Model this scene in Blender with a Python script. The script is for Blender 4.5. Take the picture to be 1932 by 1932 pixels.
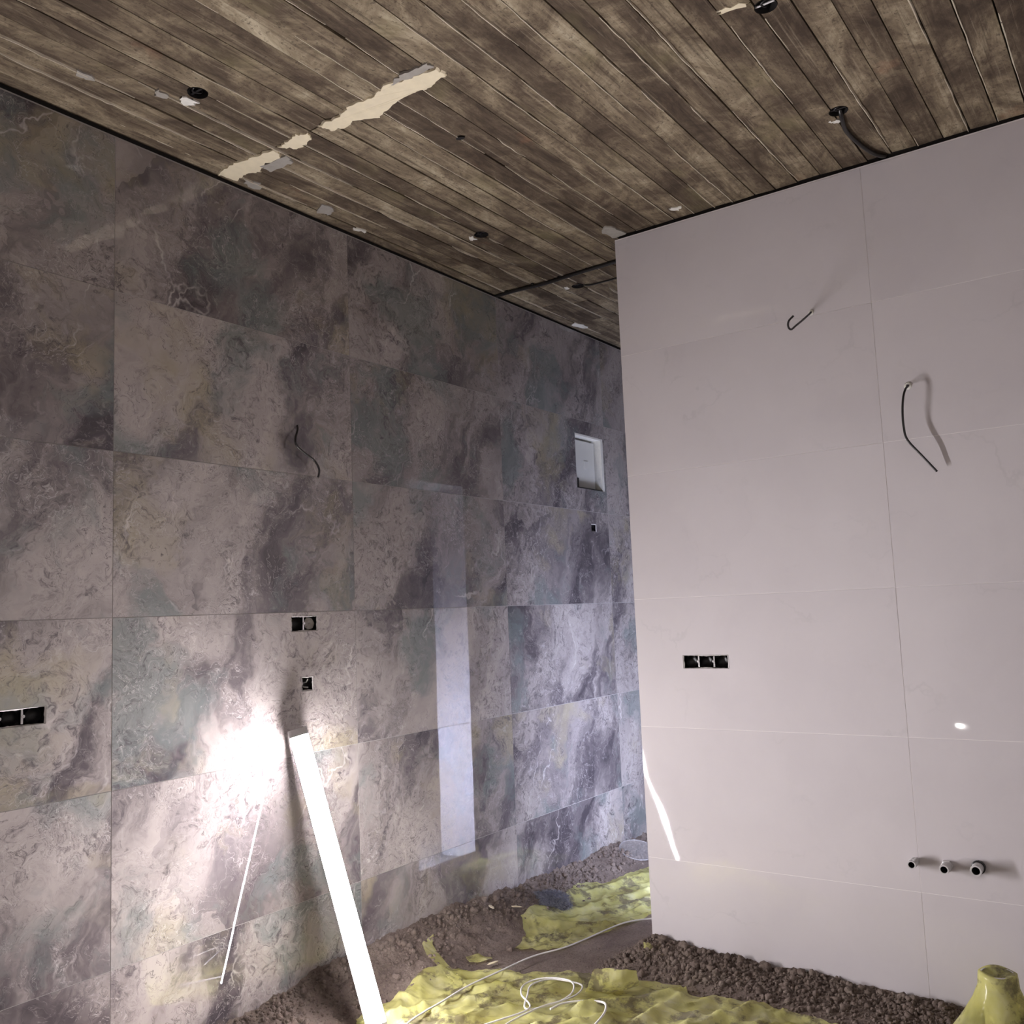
import bpy, bmesh, math, random
import numpy as np
from mathutils import Vector, Matrix

# ------------------------------------------------------------------ reset
for o in list(bpy.data.objects):
    bpy.data.objects.remove(o)
S = bpy.context.scene
COL = S.collection

# ------------------------------------------------------------------ camera
CAM_POS = (-1.880, -3.0855, -0.041)
R_ = Vector((0.58075637, -0.81307428, -0.04040127))
U_ = Vector((-0.06461035, -0.09550745, 0.99332967))
F_ = Vector((0.81150942, 0.57427219, 0.10799958))
cam = bpy.data.cameras.new('camera')
cam.sensor_width = 36.0
cam.lens = 36.0 * 1754.47 / 1932.0
cam.clip_start = 0.02
camo = bpy.data.objects.new('camera', cam)
COL.objects.link(camo)
camo.matrix_world = Matrix(((R_.x, U_.x, -F_.x, CAM_POS[0]), (R_.y, U_.y, -F_.y, CAM_POS[1]),
                            (R_.z, U_.z, -F_.z, CAM_POS[2]), (0, 0, 0, 1)))
S.camera = camo

# ------------------------------------------------------------------ world, exposure, lamp strengths
W = bpy.data.worlds.new('world')
S.world = W
W.use_nodes = True
W.node_tree.nodes['Background'].inputs[0].default_value = (0.6, 0.63, 0.7, 1)
W.node_tree.nodes['Background'].inputs[1].default_value = 0.02
S.view_settings.view_transform = 'Standard'
S.view_settings.look = 'None'
S.view_settings.gamma = 1.0
S.view_settings.use_curve_mapping = False
S.view_settings.exposure = 0.0
LED_MAIN = 345.0        # leaning batten by the marble wall
LED_DOOR = 200.0        # batten in the doorway of the passage
FLOOD = 130.0          # small work light left of the frame
LED_MAIN_COL = (1.0, 0.955, 0.985)
LED_DOOR_COL = (0.66, 0.73, 1.0)
FLOOD_COL = (1.0, 0.96, 0.93)

# ------------------------------------------------------------------ dimensions (metres, z = 0 at the tile joint nearest eye level)
XB = 2.128             # face of the white partition
YE = -0.9497           # its free edge
ZC = 1.822             # ceiling (underside of boards)
ZT = 1.796             # top of the tiles
ZF = -1.63             # floor under the sand
XL, XR = -3.4, 5.6     # left wall, end of the passage
YF = -5.0              # wall behind the camera
rng = random.Random(7)
nrng = np.random.RandomState(11)

# ------------------------------------------------------------------ helpers
def link(o, parent=None):
    COL.objects.link(o)
    if parent is not None:
        o.parent = parent
    return o

def tag(o, label=None, cat=None, group=None, kind=None):
    if label: o['label'] = label
    if cat: o['category'] = cat
    if group: o['group'] = group
    if kind: o['kind'] = kind
    return o

def empty(name, loc=(0, 0, 0)):
    o = bpy.data.objects.new(name, None)
    o.empty_display_size = 0.05
    o.location = loc
    return link(o)

def obj(name, bm, mat, parent=None, smooth=False):
    me = bpy.data.meshes.new(name)
    bm.normal_update()
    bm.to_mesh(me)
    bm.free()
    if smooth:
        for p in me.polygons: p.use_smooth = True
    if mat is not None: me.materials.append(mat)
    return link(bpy.data.objects.new(name, me), parent)

def box(bm, x0, x1, y0, y1, z0, z1):
    vs = [bm.verts.new((x, y, z)) for x in (x0, x1) for y in (y0, y1) for z in (z0, z1)]
    for f in ((0, 1, 3, 2), (4, 6, 7, 5), (0, 4, 5, 1), (2, 3, 7, 6), (0, 2, 6, 4), (1, 5, 7, 3)):
        bm.faces.new([vs[i] for i in f])
    return vs

def boxobj(name, b, mat, parent=None, bevel=0.0):
    bm = bmesh.new()
    box(bm, *b)
    bmesh.ops.recalc_face_normals(bm, faces=bm.faces)
    if bevel > 0:
        bmesh.ops.bevel(bm, geom=bm.edges[:], offset=bevel, segments=2, affect='EDGES', profile=0.6)
    return obj(name, bm, mat, parent)

def slab(u0, u1, v0, v1, d0, d1, holes, place):
    """slab with rectangular holes; (u,v,depth) -> point by place()"""
    us = sorted({u0, u1, *[h[0] for h in holes], *[h[1] for h in holes]})
    vs = sorted({v0, v1, *[h[2] for h in holes], *[h[3] for h in holes]})
    us = [u for u in us if u0 - 1e-6 <= u <= u1 + 1e-6]
    vs = [v for v in vs if v0 - 1e-6 <= v <= v1 + 1e-6]
    bm = bmesh.new()
    cache = {}
    def V(i, j, k):
        if (i, j, k) not in cache:
            cache[(i, j, k)] = bm.verts.new(place(us[i], vs[j], (d0, d1)[k]))
        return cache[(i, j, k)]
    n, m = len(us) - 1, len(vs) - 1
    def solid(i, j):
        if i < 0 or j < 0 or i >= n or j >= m: return False
        cu, cv = (us[i] + us[i + 1]) / 2, (vs[j] + vs[j + 1]) / 2
        return not any(h[0] < cu < h[1] and h[2] < cv < h[3] for h in holes)
    for i in range(n):
        for j in range(m):
            if not solid(i, j): continue
            bm.faces.new((V(i, j, 0), V(i + 1, j, 0), V(i + 1, j + 1, 0), V(i, j + 1, 0)))
            bm.faces.new((V(i, j, 1), V(i, j + 1, 1), V(i + 1, j + 1, 1), V(i + 1, j, 1)))
            if not solid(i - 1, j): bm.faces.new((V(i, j, 0), V(i, j + 1, 0), V(i, j + 1, 1), V(i, j, 1)))
            if not solid(i + 1, j): bm.faces.new((V(i + 1, j, 0), V(i + 1, j, 1), V(i + 1, j + 1, 1), V(i + 1, j + 1, 0)))
            if not solid(i, j - 1): bm.faces.new((V(i, j, 0), V(i, j, 1), V(i + 1, j, 1), V(i + 1, j, 0)))
            if not solid(i, j + 1): bm.faces.new((V(i, j + 1, 0), V(i + 1, j + 1, 0), V(i + 1, j + 1, 1), V(i, j + 1, 1)))
    bmesh.ops.recalc_face_normals(bm, faces=bm.faces)
    return bm

def spline(pts, n=8):
    P = [Vector(p) for p in pts]
    out = []
    for i in range(len(P) - 1):
        p0, p1, p2, p3 = P[max(i - 1, 0)], P[i], P[i + 1], P[min(i + 2, len(P) - 1)]
        for k in range(n):
            t = k / n
            out.append(0.5 * ((2 * p1) + (-p0 + p2) * t + (2 * p0 - 5 * p1 + 4 * p2 - p3) * t * t + (-p0 + 3 * p1 - 3 * p2 + p3) * t ** 3))
    out.append(P[-1])
    return out

def tube(bm, path, rad, sides=8, cap=True):
    path = [Vector(p) for p in path]
    rings = []
    up = Vector((0.13, 0.31, 0.94)).normalized()
    for i, p in enumerate(path):
        d = (path[min(i + 1, len(path) - 1)] - path[max(i - 1, 0)]).normalized()
        a = up - d * up.dot(d)
        if a.length < 1e-4: a = d.orthogonal()
        a.normalize(); b = d.cross(a); up = a
        r = rad(i / max(1, len(path) - 1)) if callable(rad) else rad
        rings.append([bm.verts.new(p + a * (r * math.cos(2 * math.pi * k / sides)) + b * (r * math.sin(2 * math.pi * k / sides))) for k in range(sides)])
    for i in range(len(rings) - 1):
        for k in range(sides):
            bm.faces.new((rings[i][k], rings[i][(k + 1) % sides], rings[i + 1][(k + 1) % sides], rings[i + 1][k]))
    if cap:
        bm.faces.new(rings[0][::-1]); bm.faces.new(rings[-1])

def lathe(bm, prof, seg, frame):
    """prof: list of (r, h); frame(x, y, h) -> point"""
    rings = []
    for r, h in prof:
        rings.append([bm.verts.new(frame(r * math.cos(2 * math.pi * k / seg), r * math.sin(2 * math.pi * k / seg), h)) for k in range(seg)])
    for i in range(len(rings) - 1):
        for k in range(seg):
            bm.faces.new((rings[i][k], rings[i][(k + 1) % seg], rings[i + 1][(k + 1) % seg], rings[i + 1][k]))
    return rings

# smooth value noise in numpy
class Noise:
    def __init__(s, seed): s.t = np.random.RandomState(seed).rand(256, 256)
    def __call__(s, x, y):
        x = np.asarray(x, float); y = np.asarray(y, float)
        i = np.floor(x).astype(int); j = np.floor(y).astype(int)
        fx, fy = x - i, y - j
        fx = fx * fx * (3 - 2 * fx); fy = fy * fy * (3 - 2 * fy)
        g = lambda a, b: s.t[a % 256, b % 256]
        return (g(i, j) * (1 - fx) + g(i + 1, j) * fx) * (1 - fy) + (g(i, j + 1) * (1 - fx) + g(i + 1, j + 1) * fx) * fy - 0.5
NA, NB, NC_ = Noise(1), Noise(2), Noise(3)
def fbm(n, x, y, oct=4):
    a, s, f = 0, 1.0, 1.0
    for k in range(oct):
        a = a + s * n(x * f + 17.3 * k, y * f + 9.1 * k); s *= 0.5; f *= 2.03
    return a

# ------------------------------------------------------------------ materials
class NT:
    def __init__(s, name):
        s.m = bpy.data.materials.new(name); s.m.use_nodes = True
        s.t = s.m.node_tree; s.n = s.t.nodes; s.n.clear()
        s.out = s.n.new('ShaderNodeOutputMaterial')
    def node(s, typ, ins=None, **kw):
        n = s.n.new(typ)
        for k, v in kw.items(): setattr(n, k, v)
        for k, v in (ins or {}).items():
            sock = n.inputs[k]
            if hasattr(v, 'links') or isinstance(v, bpy.types.NodeSocket): s.t.links.new(v, sock)
            else: sock.default_value = v
        return n
    def ramp(s, fac, stops, interp='LINEAR'):
        n = s.n.new('ShaderNodeValToRGB'); s.t.links.new(fac, n.inputs[0])
        cr = n.color_ramp; cr.interpolation = interp
        while len(cr.elements) < len(stops): cr.elements.new(0.5)
        for e, (p, c) in zip(cr.elements, stops):
            e.position = p; e.color = (c, c, c, 1) if isinstance(c, (int, float)) else (*c, 1)
        return n.outputs[0]
    def mix(s, fac, a, b, blend='MIX'):
        n = s.n.new('ShaderNodeMix'); n.data_type = 'RGBA'; n.blend_type = blend; n.clamp_factor = True
        for sock, v in ((n.inputs[0], fac), (n.inputs[6], a), (n.inputs[7], b)):
            if isinstance(v, bpy.types.NodeSocket): s.t.links.new(v, sock)
            elif isinstance(v, (int, float)): sock.default_value = v
            else: sock.default_value = (*v, 1)
        return n.outputs[2]
    def math(s, op, a, b=0.0, c=0.0, clamp=False):
        n = s.n.new('ShaderNodeMath'); n.operation = op; n.use_clamp = clamp
        for i, v in enumerate((a, b, c)):
            if isinstance(v, bpy.types.NodeSocket): s.t.links.new(v, n.inputs[i])
            else: n.inputs[i].default_value = v
        return n.outputs[0]
    def noise(s, vec, scale, detail=4, rough=0.55, dist=0.0, out=0):
        return s.node('ShaderNodeTexNoise', {'Vector': vec, 'Scale': scale, 'Detail': detail, 'Roughness': rough, 'Distortion': dist}).outputs[out]
    def map(s, vec, scale=(1, 1, 1), rot=(0, 0, 0), loc=(0, 0, 0)):
        return s.node('ShaderNodeMapping', {'Vector': vec, 'Scale': scale, 'Rotation': rot, 'Location': loc}).outputs[0]
    def bsdf(s, **kw):
        n = s.n.new('ShaderNodeBsdfPrincipled')
        names = {'color': 'Base Color', 'rough': 'Roughness', 'metal': 'Metallic', 'normal': 'Normal', 'spec': 'Specular IOR Level',
                 'alpha': 'Alpha', 'trans': 'Transmission Weight', 'ior': 'IOR', 'emit': 'Emission Color', 'estr': 'Emission Strength', 'sheen': 'Sheen Weight'}
        for k, v in kw.items():
            sock = n.inputs[names[k]]
            if isinstance(v, bpy.types.NodeSocket): s.t.links.new(v, sock)
            elif isinstance(v, (tuple, list)): sock.default_value = (*v, 1)
            else: sock.default_value = v
        return n.outputs[0]
    def bump(s, h, strength=0.5, dist=0.002, normal=None):
        ins = {'Height': h, 'Strength': strength, 'Distance': dist}
        if normal is not None: ins['Normal'] = normal
        return s.node('ShaderNodeBump', ins).outputs[0]
    def done(s, shader):
        s.t.links.new(shader, s.out.inputs[0]); return s.m

def tile_coords(t):
    """object coordinates, shifted per tile so that every tile carries its own piece of stone"""
    oc = t.node('ShaderNodeTexCoord').outputs['Object']
    rnd = t.node('ShaderNodeObjectInfo').outputs['Random']
    off = t.node('ShaderNodeCombineXYZ', {0: t.math('MULTIPLY', rnd, 83.0), 1: t.math('MULTIPLY', rnd, 37.0), 2: t.math('MULTIPLY', rnd, 61.0)}).outputs[0]
    return t.node('ShaderNodeVectorMath', {0: oc, 1: off}, operation='ADD').outputs[0], rnd, oc

def mat_marble():
    t = NT('grey_marble_tile')
    v, rnd, oc = tile_coords(t)
    def warped(src, scale, amt, detail=5, rough=0.6):
        w = t.noise(v, scale, detail, rough, 0.0, 1)
        w = t.node('ShaderNodeVectorMath', {0: w, 1: (0.5, 0.5, 0.5)}, operation='SUBTRACT').outputs[0]
        w = t.node('ShaderNodeVectorMath', {0: w, 'Scale': amt}, operation='SCALE').outputs[0]
        return t.node('ShaderNodeVectorMath', {0: src, 1: w}, operation='ADD').outputs[0]
    vw = warped(v, 3.0, 0.40, 4)
    vd = t.map(vw, (1.0, 1.0, 1.0), (0, math.radians(-28), 0))
    vd2 = t.map(vd, (1.9, 1.0, 0.72))
    # broad soft clouds
    big = t.noise(vd2, 1.25, 6, 0.60, 0.5)
    base = t.ramp(big, [(0.35, (0.052, 0.045, 0.052)), (0.43, (0.130, 0.114, 0.118)), (0.505, (0.250, 0.224, 0.218)), (0.60, (0.318, 0.287, 0.276)), (0.74, (0.37, 0.338, 0.325))])
    # a few smooth plates with hard edges
    vor = t.node('ShaderNodeTexVoronoi', {'Vector': vd2, 'Scale': 1.7}, feature='F1')
    plate = t.node('ShaderNodeSeparateColor', {0: vor.outputs['Color']}).outputs[0]
    base = t.mix(t.ramp(plate, [(0.84, 0.0), (0.86, 0.5)]), base, (0.295, 0.264, 0.254))
    base = t.mix(t.ramp(plate, [(0.13, 0.40), (0.15, 0.0)]), base, (0.165, 0.146, 0.150))
    # greenish and ochre clouds
    gr = t.noise(vw, 2.0, 5, 0.6, 0.2)
    base = t.mix(t.ramp(gr, [(0.52, 0.0), (0.62, 0.7)]), base, (0.135, 0.158, 0.156))
    oc_ = t.noise(t.map(vw, (1, 1, 1), (0, 0, 0), (5.1, 3.3, 8.7)), 1.5, 4, 0.6)
    base = t.mix(t.ramp(oc_, [(0.55, 0.0), (0.66, 0.7)]), base, (0.268, 0.236, 0.165))
    # mottling inside the darker bands
    fine = t.noise(vw, 24.0, 6, 0.74, 0.8)
    mask = t.ramp(t.noise(vd2, 1.9, 5, 0.62, 0.4), [(0.44, 0.0), (0.56, 1.0)])
    base = t.mix(t.math('MULTIPLY', t.math('MULTIPLY', t.ramp(fine, [(0.36, 1.0), (0.49, 0.0)]), mask), 0.78), base, (0.062, 0.053, 0.062))
    base = t.mix(t.math('MULTIPLY', t.math('MULTIPLY', t.ramp(fine, [(0.55, 0.0), (0.68, 1.0)]), mask), 0.48), base, (0.42, 0.39, 0.395))
    # scribbled hairlines, dark and pale
    def hair(scale, dist, width, seed, off=0.5):
        n = t.noise(t.map(vw, (1, 1, 1), (0, 0, 0), (seed, seed * 1.7, seed * 0.6)), scale, 4, 0.62, dist)
        d = t.math('ABSOLUTE', t.math('SUBTRACT', n, off))
        return t.ramp(d, [(0.0, 1.0), (width, 0.0)])
    m1 = t.ramp(t.noise(v, 3.6, 4, 0.6), [(0.44, 0.0), (0.58, 1.0)])
    m2 = t.ramp(t.noise(t.map(v, (1, 1, 1), (0, 0, 0), (2, 9, 4)), 3.0, 4, 0.6), [(0.46, 0.0), (0.60, 1.0)])
    base = t.mix(t.math('MULTIPLY', t.math('MULTIPLY', hair(9.0, 1.2, 0.010, 3.1), m1), 0.85), base, (0.058, 0.049, 0.055))
    base = t.mix(t.math('MULTIPLY', t.math('MULTIPLY', hair(17.0, 1.0, 0.016, 7.7), m2), 0.72), base, (0.07, 0.06, 0.068))
    base = t.mix(t.math('MULTIPLY', t.math('MULTIPLY', hair(12.0, 0.9, 0.012, 5.3), m2), 0.55), base, (0.48, 0.45, 0.445))
    # long pale veins, thin and broken
    vein = t.node('ShaderNodeTexVoronoi', {'Vector': warped(t.map(vd, (2.2, 1.0, 0.6)), 9.0, 0.10, 3), 'Scale': 1.5}, feature='DISTANCE_TO_EDGE').outputs[0]
    vm = t.ramp(t.noise(v, 2.6, 4, 0.6), [(0.54, 0.0), (0.64, 1.0)])
    base = t.mix(t.math('MULTIPLY', t.math('MULTIPLY', t.ramp(vein, [(0.0, 1.0), (0.006, 0.6), (0.014, 0.0)]), vm), 0.56), base, (0.52, 0.485, 0.475))
    vein2 = t.node('ShaderNodeTexVoronoi', {'Vector': warped(t.map(vw, (1.6, 1, 0.8), (0, -0.5, 0), (3, 1, 2)), 12.0, 0.12, 3), 'Scale': 3.4}, feature='DISTANCE_TO_EDGE').outputs[0]
    vm2 = t.ramp(t.noise(v, 2.9, 3, 0.5, 0.3), [(0.54, 0.0), (0.63, 1.0)])
    base = t.mix(t.math('MULTIPLY', t.math('MULTIPLY', t.ramp(vein2, [(0.0, 1.0), (0.007, 0.0)]), vm2), 0.40), base, (0.46, 0.44, 0.43))
    base = t.mix(1.0, base, (1.45, 1.43, 1.42), 'MULTIPLY')
    und = t.bump(t.noise(oc, 2.2, 1, 0.4), 0.35, 0.0022)
    rough = t.ramp(t.noise(v, 6.0, 3), [(0.3, 0.008), (0.7, 0.022)])
    return t.done(t.bsdf(color=base, rough=rough, normal=und, spec=0.8))

def mat_white_tile():
    t = NT('white_porcelain_tile')
    v, rnd, oc = tile_coords(t)
    warp = t.node('ShaderNodeVectorMath', {0: t.noise(v, 2.4, 5, 0.65, 0, 1), 'Scale': 0.5}, operation='SCALE').outputs[0]
    vw = t.node('ShaderNodeVectorMath', {0: v, 1: warp}, operation='ADD').outputs[0]
    cloud = t.noise(vw, 1.6, 5, 0.55)
    base = t.ramp(cloud, [(0.35, (0.665, 0.622, 0.644)), (0.65, (0.71, 0.667, 0.687))])
    vein = t.node('ShaderNodeTexVoronoi', {'Vector': t.map(vw, (1, 0.8, 1.3), (0.6, 0, 0)), 'Scale': 2.6}, feature='DISTANCE_TO_EDGE').outputs[0]
    vm = t.ramp(t.noise(v, 3.1, 4, 0.6), [(0.52, 0.0), (0.66, 1.0)])
    base = t.mix(t.math('MULTIPLY', t.math('MULTIPLY', t.ramp(vein, [(0.0, 1.0), (0.03, 0.0)]), vm), 0.35), base, (0.55, 0.525, 0.54))
    und = t.bump(t.noise(oc, 4.2, 1, 0.4), 0.5, 0.0042)
    return t.done(t.bsdf(color=base, rough=0.03, normal=und, spec=0.5))

def mat_plain(name, col, rough=0.6, noise=0.12, scale=30.0, bump=0.0, metal=0.0, spec=0.5):
    t = NT(name)
    oc = t.node('ShaderNodeTexCoord').outputs['Object']
    n = t.noise(oc, scale, 4)
    c = t.mix(n, tuple(x * (1 - noise) for x in col), tuple(min(1, x * (1 + noise)) for x in col))
    kw = dict(color=c, rough=rough, metal=metal, spec=spec)
    if bump: kw['normal'] = t.bump(n, 0.6, bump)
    return t.done(t.bsdf(**kw))

def mat_concrete():
    t = NT('board_marked_concrete')
    v, rnd, oc = tile_coords(t)
    grain = t.noise(t.map(v, (1.3, 55.0, 10)), 1.0, 6, 0.7, 0.35)
    streak = t.noise(t.map(v, (1.6, 9.0, 4)), 1.0, 6, 0.70, 0.9)
    blot = t.noise(t.map(v, (3.6, 5.2, 3)), 1.0, 7, 0.72, 0.8)
    shift = t.math('MULTIPLY', t.math('SUBTRACT', rnd, 0.5), 0.10)
    f = t.math('ADD', t.math('ADD', t.math('MULTIPLY', streak, 0.40), t.math('MULTIPLY', blot, 0.60)), shift)
    base = t.ramp(f, [(0.38, (0.044, 0.031, 0.023)), (0.46, (0.080, 0.060, 0.044)), (0.53, (0.140, 0.110, 0.078)), (0.60, (0.235, 0.196, 0.142)), (0.70, (0.40, 0.35, 0.27))])
    base = t.mix(t.math('MULTIPLY', t.ramp(grain, [(0.34, 1.0), (0.46, 0.0)]), 0.62), base, (0.036, 0.026, 0.019))
    base = t.mix(t.math('MULTIPLY', t.ramp(grain, [(0.58, 0.0), (0.70, 1.0)]), 0.42), base, (0.36, 0.31, 0.235))
    sp = t.noise(v, 60.0, 5, 0.75)
    base = t.mix(t.ramp(sp, [(0.36, 0.75), (0.44, 0.0)]), base, (0.05, 0.037, 0.028))
    rust = t.noise(v, 3.4, 4, 0.6)
    base = t.mix(t.ramp(rust, [(0.66, 0.0), (0.74, 0.35)]), base, (0.19, 0.095, 0.06))
    ol = t.noise(t.map(v, (1, 1, 1), (0, 0, 0), (9, 4, 2)), 2.0, 4, 0.6)
    base = t.mix(t.ramp(ol, [(0.60, 0.0), (0.72, 0.4)]), base, (0.165, 0.145, 0.078))
    base = t.mix(1.0, base, (1.42, 1.40, 1.32), 'MULTIPLY')
    h = t.math('ADD', t.math('MULTIPLY', grain, 0.7), t.math('MULTIPLY', sp, 0.5))
    return t.done(t.bsdf(color=base, rough=0.85, normal=t.bump(h, 0.8, 0.004), spec=0.25))

def mat_sand():
    t = NT('damp_sand')
    oc = t.node('ShaderNodeTexCoord').outputs['Object']
    a = t.noise(oc, 5.0, 5, 0.6); b = t.noise(oc, 90.0, 5, 0.75)
    base = t.ramp(a, [(0.32, (0.150, 0.114, 0.097)), (0.55, (0.225, 0.177, 0.150)), (0.72, (0.295, 0.242, 0.203))])
    base = t.mix(t.ramp(b, [(0.36, 0.6), (0.5, 0.0)]), base, (0.07, 0.051, 0.043))
    base = t.mix(t.ramp(b, [(0.58, 0.0), (0.7, 0.35)]), base, (0.30, 0.25, 0.21))
    h = t.math('ADD', t.math('MULTIPLY', t.noise(oc, 40.0, 5, 0.7), 0.6), t.math('MULTIPLY', b, 0.5))
    return t.done(t.bsdf(color=base, rough=0.95, normal=t.bump(h, 0.9, 0.010), spec=0.2))

def mat_film():
    t = NT('yellow_polythene_film')
    oc = t.node('ShaderNodeTexCoord').outputs['Object']
    n = t.noise(oc, 9.0, 5, 0.6)
    c = t.ramp(n, [(0.3, (0.80, 0.775, 0.26)), (0.55, (0.88, 0.86, 0.38)), (0.75, (0.94, 0.925, 0.58))])
    dust = t.noise(t.map(oc, (1, 1, 1), (0, 0, 0), (3, 7, 1)), 6.0, 6, 0.7)
    dm = t.ramp(dust, [(0.52, 0.0), (0.60, 0.82)])
    c = t.mix(dm, c, (0.20, 0.165, 0.13))
    wv = t.node('ShaderNodeVectorMath', {0: oc, 1: t.node('ShaderNodeVectorMath', {0: t.noise(oc, 5.0, 3, 0.5, 0, 1), 'Scale': 0.12}, operation='SCALE').outputs[0]}, operation='ADD').outputs[0]
    c1 = t.node('ShaderNodeTexVoronoi', {'Vector': t.map(wv, (1, 2.2, 1), (0, 0, 0.6)), 'Scale': 7.0}, feature='F1').outputs[0]
    c2 = t.node('ShaderNodeTexVoronoi', {'Vector': t.map(wv, (2.0, 1, 1), (0, 0, -0.4)), 'Scale': 24.0}, feature='F1').outputs[0]
    fold = t.bump(t.math('ADD', c1, t.math('MULTIPLY', c2, 0.35)), 0.28, 0.022)
    p = t.bsdf(color=c, rough=0.22, normal=fold, spec=0.6)
    tr = t.node('ShaderNodeBsdfTranslucent', {'Color': c, 'Normal': fold}).outputs[0]
    m1 = t.node('ShaderNodeMixShader', {0: 0.38, 1: p, 2: tr}).outputs[0]
    tp = t.node('ShaderNodeBsdfTransparent', {'Color': (0.95, 0.93, 0.55, 1)}).outputs[0]
    fac = t.ramp(t.noise(oc, 4.0, 3), [(0.38, 0.58), (0.62, 0.16)])
    return t.done(t.node('ShaderNodeMixShader', {0: fac, 1: m1, 2: tp}).outputs[0])

def mat_emit(name, col, strength):
    t = NT(name)
    return t.done(t.node('ShaderNodeEmission', {'Color': (*col, 1), 'Strength': strength}).outputs[0])

def mat_clear():
    t = NT('clear_plastic')
    p = t.bsdf(color=(0.8, 0.78, 0.78), rough=0.15, spec=0.5)
    tp = t.node('ShaderNodeBsdfTransparent', {'Color': (0.95, 0.95, 0.96, 1)}).outputs[0]
    return t.done(t.node('ShaderNodeMixShader', {0: 0.82, 1: p, 2: tp}).outputs[0])

M = dict(
    marble=mat_marble(), white=mat_white_tile(), conc=mat_concrete(), sand=mat_sand(), film=mat_film(), clear=mat_clear(),
    grout_a=mat_plain('grey_grout', (0.40, 0.375, 0.36), 0.9, 0.2, 40), grout_b=mat_plain('white_grout', (0.86, 0.82, 0.82), 0.9, 0.05, 40),
    plaster=mat_plain('grey_plaster', (0.86, 0.84, 0.82), 0.9, 0.12, 6, 0.002), slab=mat_plain('dark_slab', (0.05, 0.04, 0.032), 0.95, 0.3, 20),
    floor=mat_plain('raw_screed', (0.42, 0.395, 0.37), 0.95, 0.25, 12, 0.004),
    recess_shade=mat_plain('black_recess_shade', (0.012, 0.010, 0.010), 0.95, 0.3, 60), fin=mat_plain('cement_fin', (0.58, 0.51, 0.40), 0.9, 0.35, 25, 0.003),  # the black paints the shade of open joints, holes and bores
    mortar=mat_plain('cream_mortar', (0.80, 0.71, 0.52), 0.9, 0.14, 22, 0.004), pmortar=mat_plain('pale_mortar', (0.36, 0.335, 0.30), 0.9, 0.2, 30, 0.004),
    black=mat_plain('black_plastic', (0.014, 0.013, 0.014), 0.35, 0.3, 30), cable=mat_plain('black_cable', (0.016, 0.014, 0.014), 0.32, 0.3, 40),
    wcable=mat_plain('white_cable', (0.78, 0.76, 0.74), 0.4, 0.08, 40), pvc=mat_plain('grey_white_pvc', (0.62, 0.60, 0.60), 0.4, 0.1, 40),
    alu=mat_plain('white_lacquered_metal', (0.72, 0.70, 0.71), 0.35, 0.05, 40), chrome=mat_plain('bright_metal', (0.75, 0.74, 0.73), 0.25, 0.1, 50, 0, 1.0),
    cab=mat_plain('white_cabinet_metal', (0.74, 0.73, 0.68), 0.35, 0.05, 12), rag=mat_plain('dark_blue_fleece', (0.105, 0.106, 0.140), 0.9, 0.5, 60),
    ragp=mat_plain('grey_blue_pile', (0.185, 0.187, 0.215), 0.8, 0.5, 80),
    foam=mat_plain('white_foam', (0.8, 0.78, 0.72), 0.8, 0.15, 40, 0.003), edge=mat_plain('raw_tile_edge', (0.66, 0.63, 0.62), 0.8, 0.1, 60),
    led1=mat_emit('lit_diffuser_main', LED_MAIN_COL, LED_MAIN), led2=mat_emit('lit_diffuser_door', LED_DOOR_COL, LED_DOOR), fl=mat_emit('lit_floodlight_glass', FLOOD_COL, FLOOD),
)

# ------------------------------------------------------------------ large structure
# holes cut for electrical boxes: (u0, u1, z0, z1)
HA = [(0.820, 0.970, -0.083, -0.017), (0.874, 0.939, -0.338, -0.277), (-0.460, -0.234, -0.341, -0.283), (3.218, 3.582, 0.747, 1.108), (3.372, 3.438, 0.469, 0.520)]
HB = [(-1.411, -1.186, -0.328, -0.267)]

def PA(u, v, d): return (u, d, v)            # marble wall faces -y; depth grows to +y
def PB(u, v, d): return (XB + d, u, v)       # partition faces -x; depth grows to +x

# marble wall: body with recesses, tiles as parts
wall_back = obj('wall_back', slab(XL, XR, ZF - 0.2, ZT + 0.005, 0.0011, 0.14, HA, PA), M['grout_a'])
tag(wall_back, 'back wall clad in large polished grey marble tiles', None, None, 'structure')
wall_back_upper = None
GAP = 0.0012
def tiles(wall, cols, rows, holes, place, mat, tilt, axis):
    for ci in range(len(cols) - 1):
        for ri in range(len(rows) - 1):
            u0, u1, v0, v1 = cols[ci] + GAP, cols[ci + 1] - GAP, rows[ri] + GAP, rows[ri + 1] - GAP
            hs = [h for h in holes if u0 < (h[0] + h[1]) / 2 < u1 and v0 < (h[2] + h[3]) / 2 < v1]
            hs = [(max(h[0], u0), min(h[1], u1), h[2], h[3]) for h in hs]
            cu, cv = (u0 + u1) / 2, (v0 + v1) / 2
            bm = slab(u0 - cu, u1 - cu, v0 - cv, v1 - cv, 0.0, 0.009, [(h[0] - cu, h[1] - cu, h[2] - cv, h[3] - cv) for h in hs],
                      (lambda u, v, d: (u, d, v)) if axis == 'A' else (lambda u, v, d: (d, u, v)))
            o = obj('tile', bm, mat, wall)
            a, b = rng.uniform(-tilt, tilt), rng.uniform(-tilt, tilt)
            if axis == 'A':
                o.location = (cu, 0, cv); o.rotation_euler = (a, 0, b)
            else:
                o.location = (XB, cu, cv); o.rotation_euler = (0, a, b)
rowsZ = [-1.8, -1.2, -0.6, 0.0, 0.6, 1.2, ZT]
tiles(wall_back, [-2.4, -1.2, 0.0, 1.2, 2.4, 3.6, 4.8, XR], rowsZ, HA, PA, M['marble'], 0.0007, 'A')

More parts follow.
